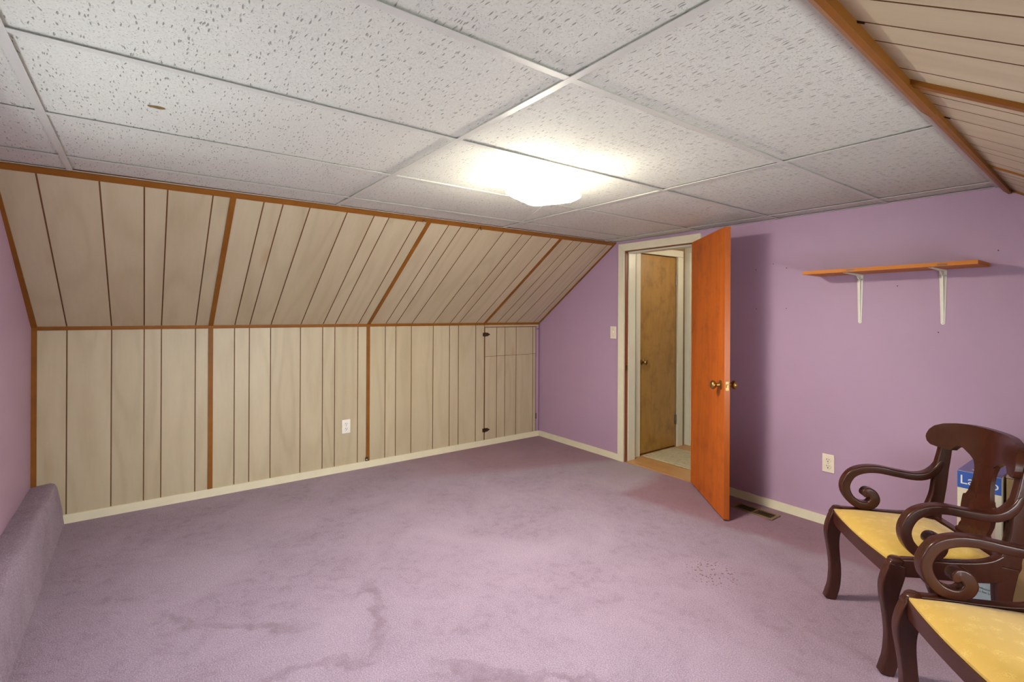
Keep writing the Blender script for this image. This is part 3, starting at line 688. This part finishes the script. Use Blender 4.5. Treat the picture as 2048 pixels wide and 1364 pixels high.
# ================================================================== SMALL WALL THINGS
def outlet(name, label, loc, axis, mat):
    """duplex outlet; local x along the wall, -y out of the wall"""
    o = tag(empty(name, loc, axis), label, 'outlet')
    bm = bmesh.new(); box(bm, -0.035, 0.035, -0.006, 0.0, -0.057, 0.057, bevel=0.0025); obj('cover_plate', bm, mat, o)
    for z in (-0.020, 0.020):
        bm = bmesh.new(); lathe(bm, [(0.0165, 0.0), (0.0165, -0.0085), (0.0155, -0.0095)], 20, 'y', (0, 0, z)); r = obj('receptacle', bm, mat, o, True)
        for b in ((-0.0078, -0.0048, z + 0.001, z + 0.010), (0.0048, 0.0078, z + 0.001, z + 0.0085), (-0.003, 0.003, z - 0.010, z - 0.004)):
            boxo('slot', (b[0], b[1], -0.0100, -0.0093, b[2], b[3]), M['black'], r)
    bm = bmesh.new(); lathe(bm, [(0.003, -0.005), (0.0028, -0.0072)], 10, 'y', (0, 0, 0)); obj('screw', bm, M['screw'], o)
    return o
outlet('wall_outlet', 'almond duplex outlet on the lilac wall left of the armchairs', (2.848, -0.0004, 0.392), 0, M['almond'])
outlet('wall_outlet', 'white duplex outlet low on the panelled knee wall', (0.0005, -2.103, 0.376), PI / 2, M['white_plastic'])
sw = tag(empty('light_switch', (1.061, -0.0004, 1.157)), 'almond light switch plate beside the doorway', 'switch')
bm = bmesh.new(); box(bm, -0.035, 0.035, -0.006, 0, -0.057, 0.057, bevel=0.0025); obj('cover_plate', bm, M['almond'], sw)
bm = bmesh.new(); slab(bm, [(-0.005, -0.006, -0.012), (0.005, -0.006, -0.012), (0.004, -0.016, 0.010), (-0.004, -0.016, 0.010)], (0, 0.008, 0.004)); obj('toggle', bm, M['almond'], sw)
for z in (-0.03, 0.03):
    bm = bmesh.new(); lathe(bm, [(0.0032, -0.005), (0.003, -0.0072)], 10, 'y', (0, 0, z)); obj('screw', bm, M['screw'], sw)

# shelf
SX0, SX1, SD, SZ = 2.794, 3.588, 0.25, 1.573
sf = tag(empty('wall_shelf', ((SX0 + SX1) / 2, 0, SZ)), 'orange wood shelf on white metal brackets', 'shelf')
os_ = ((SX0 + SX1) / 2, 0, SZ)
bm = bmesh.new(); slab(bm, [(SX0 - os_[0], -SD, 0.0), (SX1 - os_[0], -SD, 0.006), (SX1 - os_[0], -0.001, 0.006), (SX0 - os_[0], -0.001, 0.0)], (0, 0, 0.020)); obj('shelf_board', bm, M['shelf'], sf)
for kx_ in (0.295, 0.70):
    bm = bmesh.new(); box(bm, SX0 + kx_ - 0.06 - os_[0], SX0 + kx_ - 0.02 - os_[0], -SD - 0.0008, -SD + 0.001, 0.006 + 0.002, 0.014 + 0.003); obj('scuff', bm, M['jamb_brown'], sf)
for bx_ in (3.016, 3.404):
    X = bx_ - os_[0]; br = empty('bracket', (X, 0, 0.0)); br.parent = sf; br['label'] = 'white pressed steel bracket'
    zo = 0.0015 if bx_ < 3.2 else 0.004
    for s in (-1, 1):
        bm = bmesh.new(); slab(bm, [(s * 0.0035, -0.006, -0.006 + zo), (s * 0.0165, -0.004, -0.006 + zo), (s * 0.0095, -0.003, -0.285), (s * 0.0012, -0.005, -0.285)], (0, 0.0026, 0)); obj('wall_leg', bm, M['bracket'], br)
        bm = bmesh.new(); slab(bm, [(s * 0.0035, -0.004, -0.007 + zo), (s * 0.0165, -0.004, -0.004 + zo), (s * 0.0095, -0.232, -0.003 + zo), (s * 0.0012, -0.232, -0.005 + zo)], (0, 0, 0.0026)); obj('shelf_leg', bm, M['bracket'], br)
        bm = bmesh.new(); lathe(bm, [(0.0042, 0.0), (0.0042, -0.003), (0.003, -0.0045)], 10, 'y', (s * 0.0105, -0.0042, -0.030)); obj('screw', bm, M['screw'], br)
    bm = bmesh.new(); slab(bm, [(-0.004, -0.002, -0.001 + zo), (-0.004, -0.002, -0.286), (-0.004, -0.006, -0.286), (-0.004, -0.020, -0.03)], (0.008, 0, 0)); obj('gusset', bm, M['bracket'], br)
    bm = bmesh.new(); slab(bm, [(-0.003, -0.003, -0.002 + zo), (-0.003, -0.022, -0.03), (-0.003, -0.06, -0.010 + zo), (-0.003, -0.228, -0.006 + zo)], (0.006, 0, 0)); obj('gusset', bm, M['bracket'], br)
    bm = bmesh.new(); lathe(bm, [(0.0095, -0.0004), (0.0095, -0.003)], 14, 'y', (0, 0, -0.285)); obj('leg_end', bm, M['bracket'], br)
    bm = bmesh.new(); lathe(bm, [(0.004, -0.003), (0.003, -0.0055)], 10, 'y', (0, 0, -0.284)); obj('screw', bm, M['screw'], br)

# floor register
vt = tag(empty('floor_vent', (2.465, -0.16, 0.0)), 'tan metal floor register at the foot of the lilac wall', 'vent')
for b in ((-0.140, 0.140, -0.056, -0.042), (-0.140, 0.140, 0.042, 0.056), (-0.140, -0.122, -0.042, 0.042), (0.122, 0.140, -0.042, 0.042), (-0.006, 0.006, -0.042, 0.042)):
    boxo('register_frame', (*b, 0.0005, 0.007), M['vent'], vt)
boxo('duct', (-0.122, 0.122, -0.042, 0.042, 0.0003, 0.0012), M['black'], vt)
for k in range(22):
    x = -0.116 + k * 0.0110
    if abs(x) < 0.010: continue
    bm = bmesh.new(); slab(bm, [(x, -0.042, 0.0014), (x, 0.042, 0.0014), (x + 0.003, 0.042, 0.006), (x + 0.003, -0.042, 0.006)], (0.0016, 0, 0)); obj('slat', bm, M['vent'], vt)

# hooks screwed into the slope trim
def hook(label, y, big):
    d = SL.length - 0.018; base = Vector((0, y, ZK)) + SLd * d + NIN * 0.0072
    h = tag(empty('ceiling_hook', base), label, 'hook')
    bm = bmesh.new(); R = 0.011 if big else 0.007
    pts = [Vector((0, 0, 0)) + NIN * (0.004 * k) for k in range(3)] + [NIN * (0.010 + R) + Vector((0, R * math.sin(a), R * math.cos(a) * -1)) * 1.0 for a in [PI + 0.35 * k for k in range(14)]]
    prev = None
    for i, p in enumerate(pts):
        d_ = (pts[min(i + 1, len(pts) - 1)] - pts[max(i - 1, 0)]).normalized(); e1 = d_.orthogonal().normalized(); e2 = d_.cross(e1)
        ring = [bm.verts.new(p + (e1 * math.cos(a) + e2 * math.sin(a)) * 0.0019) for a in [k * PI / 3 for k in range(6)]]
        if prev:
            for k in range(6): bm.faces.new((prev[k], prev[(k + 1) % 6], ring[(k + 1) % 6], ring[k]))
        prev = ring
    obj('hook_shank', bm, M['steel'] if big else M['darkmetal'], h, True)
    bm = bmesh.new(); lathe(bm, [(0.006, 0.0), (0.004, 0.003)], 10); o = obj('hook_plate', bm, M['darkmetal'], h)
    o.rotation_mode = 'QUATERNION'; o.rotation_quaternion = Vector((0, 0, 1)).rotation_difference(NIN)
hook('metal hook in ceiling strip beside the middle slope batten', -1.935, True)
hook('tiny dark hook in ceiling strip right of the middle slope batten', -1.476, False)
cl = tag(empty('cable_clip', (0.011, -1.926, 0.060)), 'small dark clip at the foot of the middle batten', 'clip')
boxo('clip_plate', (-0.004, 0.002, -0.012, 0.008, 0.0, 0.030), M['darkmetal'], cl)
boxo('clip_tab', (0.002, 0.010, -0.008, 0.000, 0.008, 0.016), M['white_plastic'], cl)
# cobweb thread by the lamp
bm = bmesh.new(); strand(bm, Vector((2.30, -1.87, 1.885)), Vector((1.330, -1.300, 1.9775)), 0.0009, 0.002)
tag(obj('cobweb_thread', bm, M['white_plastic']), 'thin pale thread trailing across the ceiling by the lamp', 'cobweb')

# ================================================================== BOXES BEHIND THE CHAIR
BX0, BX1, BY0, BY1, BZ = 3.550, 3.700, -0.420, -0.120, 0.606
fb = tag(empty('fan_box', (BX0, BY0, 0)), 'tall blue topped printed carton behind the back armchair', 'box')
boxo('carton', (0, BX1 - BX0, 0, BY1 - BY0, 0.0, BZ), M['boxcream'], fb, bevel=0.002)
Wb = BX1 - BX0
boxo('top_flap', (0.001, Wb - 0.001, 0.001, BY1 - BY0 - 0.001, BZ + 0.0002, BZ + 0.0022), M['boxtop'], fb)
bb = boxo('blue_band', (0.0005, Wb - 0.0005, -0.0009, -0.0001, 0.528, BZ - 0.001), M['boxblue'], fb)
text('lettering', 'Lasko', 0.0575, (0.008, -0.0012, 0.548), M['boxwhite'], bb)
text('lettering', 'Cyclone', 0.0345, (0.018, -0.0008, 0.480), M['boxgrey'], fb)
text('lettering', 'Lasko', 0.040, (0.055, 0.030, BZ + 0.0026), M['boxwhite'], fb, (0.8, 0.6, 0), (-0.6, 0.8, 0))
pp = boxo('picture_panel', (0.004, Wb - 0.020, -0.0009, -0.0001, 0.225, 0.395), M['boxpink'], fb)
boxo('picture_detail', (0.095, 0.122, -0.0016, -0.0010, 0.355, 0.385), M['boxgrey'], pp)
lowp = boxo('pale_panel', (0.001, Wb - 0.001, -0.0009, -0.0001, 0.002, 0.215), M['boxpale'], fb)
for cx_, cz_, rx_ in ((0.055, 0.128, 0.034), (0.128, 0.105, 0.014)):
    bm = bmesh.new(); vs = [bm.verts.new((cx_ + rx_ * math.cos(a), -0.0012, cz_ + 0.016 * math.sin(a))) for a in [k * PI / 12 for k in range(24)]]; bm.faces.new(vs); bmesh.ops.solidify(bm, geom=bm.faces[:], thickness=0.0002)
    obj('printed_oval', bm, M['boxgrey'], lowp)
for k_, (s, z) in enumerate((('Fully Adjustable', 0.088), ('Easy to Set Up', 0.072))):
    text('lettering', s, 0.013, (0.045, -0.0012, z), M['boxgrey'], lowp)
cb = tag(empty('cardboard_box', (3.712, -0.40, 0)), 'open plain brown cardboard box right of the blue topped carton', 'box')
cbw, cbd, cbh = 0.34, 0.30, 0.606
for b in ((0, cbw, 0, 0.005, 0, cbh), (0, cbw, cbd - 0.005, cbd, 0, cbh), (0, 0.005, 0.005, cbd - 0.005, 0, cbh), (cbw - 0.005, cbw, 0.005, cbd - 0.005, 0, cbh)):
    boxo('side', b, M['cardboard'], cb)
boxo('base', (0.005, cbw - 0.005, 0.005, cbd - 0.005, 0.0, 0.006), M['cardboard'], cb)
slabo('flap', [(-0.002, 0.004, cbh + 0.002), (cbw, 0.004, cbh + 0.002), (cbw - 0.02, 0.10, cbh + 0.055), (0.01, 0.10, cbh + 0.055)], (0, 0.001, 0.004), M['flap'], cb)
slabo('flap', [(0.0, cbd, cbh), (cbw, cbd, cbh), (cbw - 0.02, cbd + 0.06, cbh + 0.12), (0.02, cbd + 0.06, cbh + 0.12)], (0, 0.003, -0.003), M['flap'], cb)

# ================================================================== ARMCHAIRS
def make_chair(label):
    t = tag(empty('armchair'), label, 'armchair', 'pair of mahogany armchairs')
    wd = M['mahogany']
    for sg in (-1, 1):
        sm = lambda u, z, sg=sg: sg * (0.252 - 0.065 * u)
        def part(name, pts, th, k=6, e=5.5, sm=sm, cap=True):
            bm = bmesh.new(); ribbon(bm, pts, th, sm, k, 12, e, cap); o = obj(name, bm, wd, t, True); wn_ = o.modifiers.new('weighted_normal', 'WEIGHTED_NORMAL'); wn_.weight = 80; return o
        part('leg', [(0.034, 0.412, 0.026), (0.026, 0.375, 0.033), (0.0135, 0.33, 0.0325), (0.010, 0.295, 0.029), (0.013, 0.25, 0.0245), (0.018, 0.20, 0.0225), (0.022, 0.15, 0.0225), (0.021, 0.10, 0.0232), (0.0165, 0.06, 0.0235), (0.008, 0.028, 0.0238), (-0.001, 0.0005, 0.0232)], 0.040, cap=False)
        bm = bmesh.new(); lathe(bm, [(0.020, -0.012), (0.026, 0.0), (0.026, 0.008), (0.019, 0.015), (0.005, 0.017)], 16, 'z', (sm(0.034, 0), 0.034, 0.418)); obj('knee_cap', bm, wd, t, True)
        part('leg', [(0.392, 0.43, 0.036), (0.384, 0.37, 0.031), (0.380, 0.30, 0.025), (0.386, 0.22, 0.0235), (0.404, 0.13, 0.023), (0.432, 0.05, 0.0225), (0.455, 0.0005, 0.0215)], 0.036, cap=False)
        part('side_rail', [(0.035, 0.398, 0.034), (0.055, 0.399, 0.034), (0.12, 0.400, 0.0345), (0.22, 0.399, 0.036), (0.30, 0.402, 0.038), (0.36, 0.412, 0.042), (0.395, 0.435, 0.040)], 0.034)
        part('stile', [(0.392, 0.425, 0.036), (0.408, 0.475, 0.031), (0.421, 0.53, 0.0265), (0.429, 0.59, 0.0265), (0.435, 0.65, 0.0265), (0.446, 0.71, 0.0235), (0.454, 0.765, 0.021)], 0.034)
        part('arm', [(0.428, 0.672, 0.010), (0.412, 0.640, 0.0155), (0.380, 0.613, 0.0170), (0.335, 0.603, 0.0168), (0.262, 0.611, 0.0165), (0.195, 0.621, 0.0168), (0.138, 0.617, 0.0175), (0.092, 0.596, 0.0180), (0.066, 0.558, 0.0185), (0.061, 0.522, 0.0185), (0.075, 0.486, 0.0182), (0.103, 0.459, 0.0178), (0.138, 0.4505, 0.0175), (0.164, 0.459, 0.0205), (0.1775, 0.482, 0.0215), (0.169, 0.506, 0.0205), (0.150, 0.5155, 0.0190), (0.143, 0.509, 0.0185)], 0.042, k=6, e=5.5)
    # crest rail and splat on the curved back surface
    def usurf(s, z):
        uc = 0.430 + (z - 0.44) * 0.155
        return uc - 0.074 * (s / 0.26) ** 2 * min(1.0, max(0.0, (z - 0.44) / 0.3)) 
    cres_top = [(0.0, 0.868), (0.06, 0.868), (0.12, 0.866), (0.17, 0.860), (0.21, 0.850), (0.238, 0.834), (0.254, 0.813), (0.261, 0.790)]
    cres_bot = [(0.0, 0.728), (0.055, 0.733), (0.075, 0.748), (0.092, 0.757), (0.112, 0.768), (0.136, 0.770), (0.150, 0.757), (0.160, 0.744), (0.200, 0.742), (0.240, 0.748), (0.254, 0.760), (0.261, 0.778)]
    def lut(tab, s):
        s = abs(s)
        for (a, p), (b, q) in zip(tab, tab[1:]):
            if a <= s <= b: return p + (q - p) * (s - a) / (b - a)
        return tab[-1][1]
    cols = sorted({x for x, _ in cres_top} | {x for x, _ in cres_bot} | {0.03, 0.1, 0.15, 0.19, 0.225, 0.247})
    cols = [-c for c in cols[::-1] if c > 0] + cols
    def Fc(a, b):
        s = cols[int(round(a * (len(cols) - 1)))]; z0, z1 = lut(cres_bot, s), lut(cres_top, s); z = z0 + (z1 - z0) * b
        roll = 0.012 * max(0, (z - 0.82) / 0.05) ** 2
        return (s, usurf(s, z) + roll, z)
    bm = bmesh.new(); gridslab(bm, Fc, len(cols) - 1, 8, lambda p: (0.0, 0.0125, 0.0))
    o = obj('crest_rail', bm, wd, t, True); bv = o.modifiers.new('bevel', 'BEVEL'); bv.width = 0.004; bv.segments = 2; bv.limit_method = 'ANGLE'; bv.angle_limit = 0.9
    spl = [(0.425, 0.100), (0.442, 0.098), (0.448, 0.086), (0.462, 0.082), (0.475, 0.073), (0.490, 0.078), (0.510, 0.086), (0.540, 0.088), (0.572, 0.087), (0.585, 0.084), (0.590, 0.072), (0.605, 0.063), (0.635, 0.055), (0.665, 0.050), (0.695, 0.050), (0.715, 0.054), (0.728, 0.060), (0.745, 0.064)]
    def Fs(a, b):
        z, w = spl[int(round(a * (len(spl) - 1)))]; s = -w + 2 * w * b
        return (s, usurf(s, z), z)
    bm = bmesh.new(); gridslab(bm, Fs, len(spl) - 1, 6, lambda p: (0.0, 0.008, 0.0))
    obj('splat', bm, wd, t, True)
    # rails
    def rail(name, uf, z0, z1, hw, th):
        bm = bmesh.new()
        gridslab(bm, lambda a, b: ((a - 0.5) * 2 * hw, uf((a - 0.5) * 2), z0(((a - 0.5) * 2)) + (z1 - z0((a - 0.5) * 2)) * b), 14, 3, lambda p: (0, th / 2, 0)); obj(name, bm, wd, t, True)
    rail('front_rail', lambda a: 0.022 - 0.016 * (1 - a * a), lambda a: 0.358 + 0.006 * (1 - a * a), 0.4145, 0.236, 0.026)
    rail('rear_rail', lambda a: 0.418, lambda a: 0.372, 0.432, 0.212, 0.026)
    # drop-in seat
    bm = bmesh.new(); N1, N2 = 22, 18
    tops, bots = [], []
    for i in range(N1 + 1):
        a = -1 + 2 * i / N1; r1, r2 = [], []
        for j in range(N2 + 1):
            b = -1 + 2 * j / N2
            aa = math.copysign(1 - (1 - abs(a)) ** 1.5, a) if abs(a) < 1 else a
            hw = 0.236 - 0.040 * (b + 1) / 2; u = 0.206 + 0.192 * b - 0.017 * (1 - a * a) * max(0, -b)
            z = 0.424 + 0.030 * (1 - abs(a) ** 3.2) ** 0.6 * (1 - abs(b) ** 3.2) ** 0.6 + 0.004 * (1 - a * a) * (1 - b * b)
            r1.append(bm.verts.new((a * hw, u, z))); r2.append(bm.verts.new((a * hw, u, 0.4155)))
        tops.append(r1); bots.append(r2)
    for i in range(N1):
        for j in range(N2):
            bm.faces.new((tops[i][j], tops[i + 1][j], tops[i + 1][j + 1], tops[i][j + 1])); bm.faces.new((bots[i][j], bots[i][j + 1], bots[i + 1][j + 1], bots[i + 1][j]))
    for i in range(N1):
        bm.faces.new((tops[i][0], bots[i][0], bots[i + 1][0], tops[i + 1][0])); bm.faces.new((tops[i][N2], tops[i + 1][N2], bots[i + 1][N2], bots[i][N2]))
    for j in range(N2):
        bm.faces.new((tops[0][j], tops[0][j + 1], bots[0][j + 1], bots[0][j])); bm.faces.new((tops[N1][j], bots[N1][j], bots[N1][j + 1], tops[N1][j + 1]))
    o = obj('seat_cushion', bm, M['fabric'], t, True); o['label'] = 'yellow damask seat'
    return t
CH_ROT = math.atan2(-0.754, 0.657)
c1 = make_chair('dark mahogany armchair in front of the blue topped carton, yellow seat fully seen')
c1.location = (3.352, -1.074, 0); c1.rotation_euler = (0, 0, CH_ROT)
c2 = c1.copy(); COL.objects.link(c2); c2['label'] = 'nearest mahogany armchair, its yellow seat cut off at the picture corner'
for chd in list(c1.children):
    k = chd.copy(); COL.objects.link(k); k.parent = c2
c2.location = (3.795, -1.694, 0); c2.rotation_euler = (0, 0, CH_ROT)
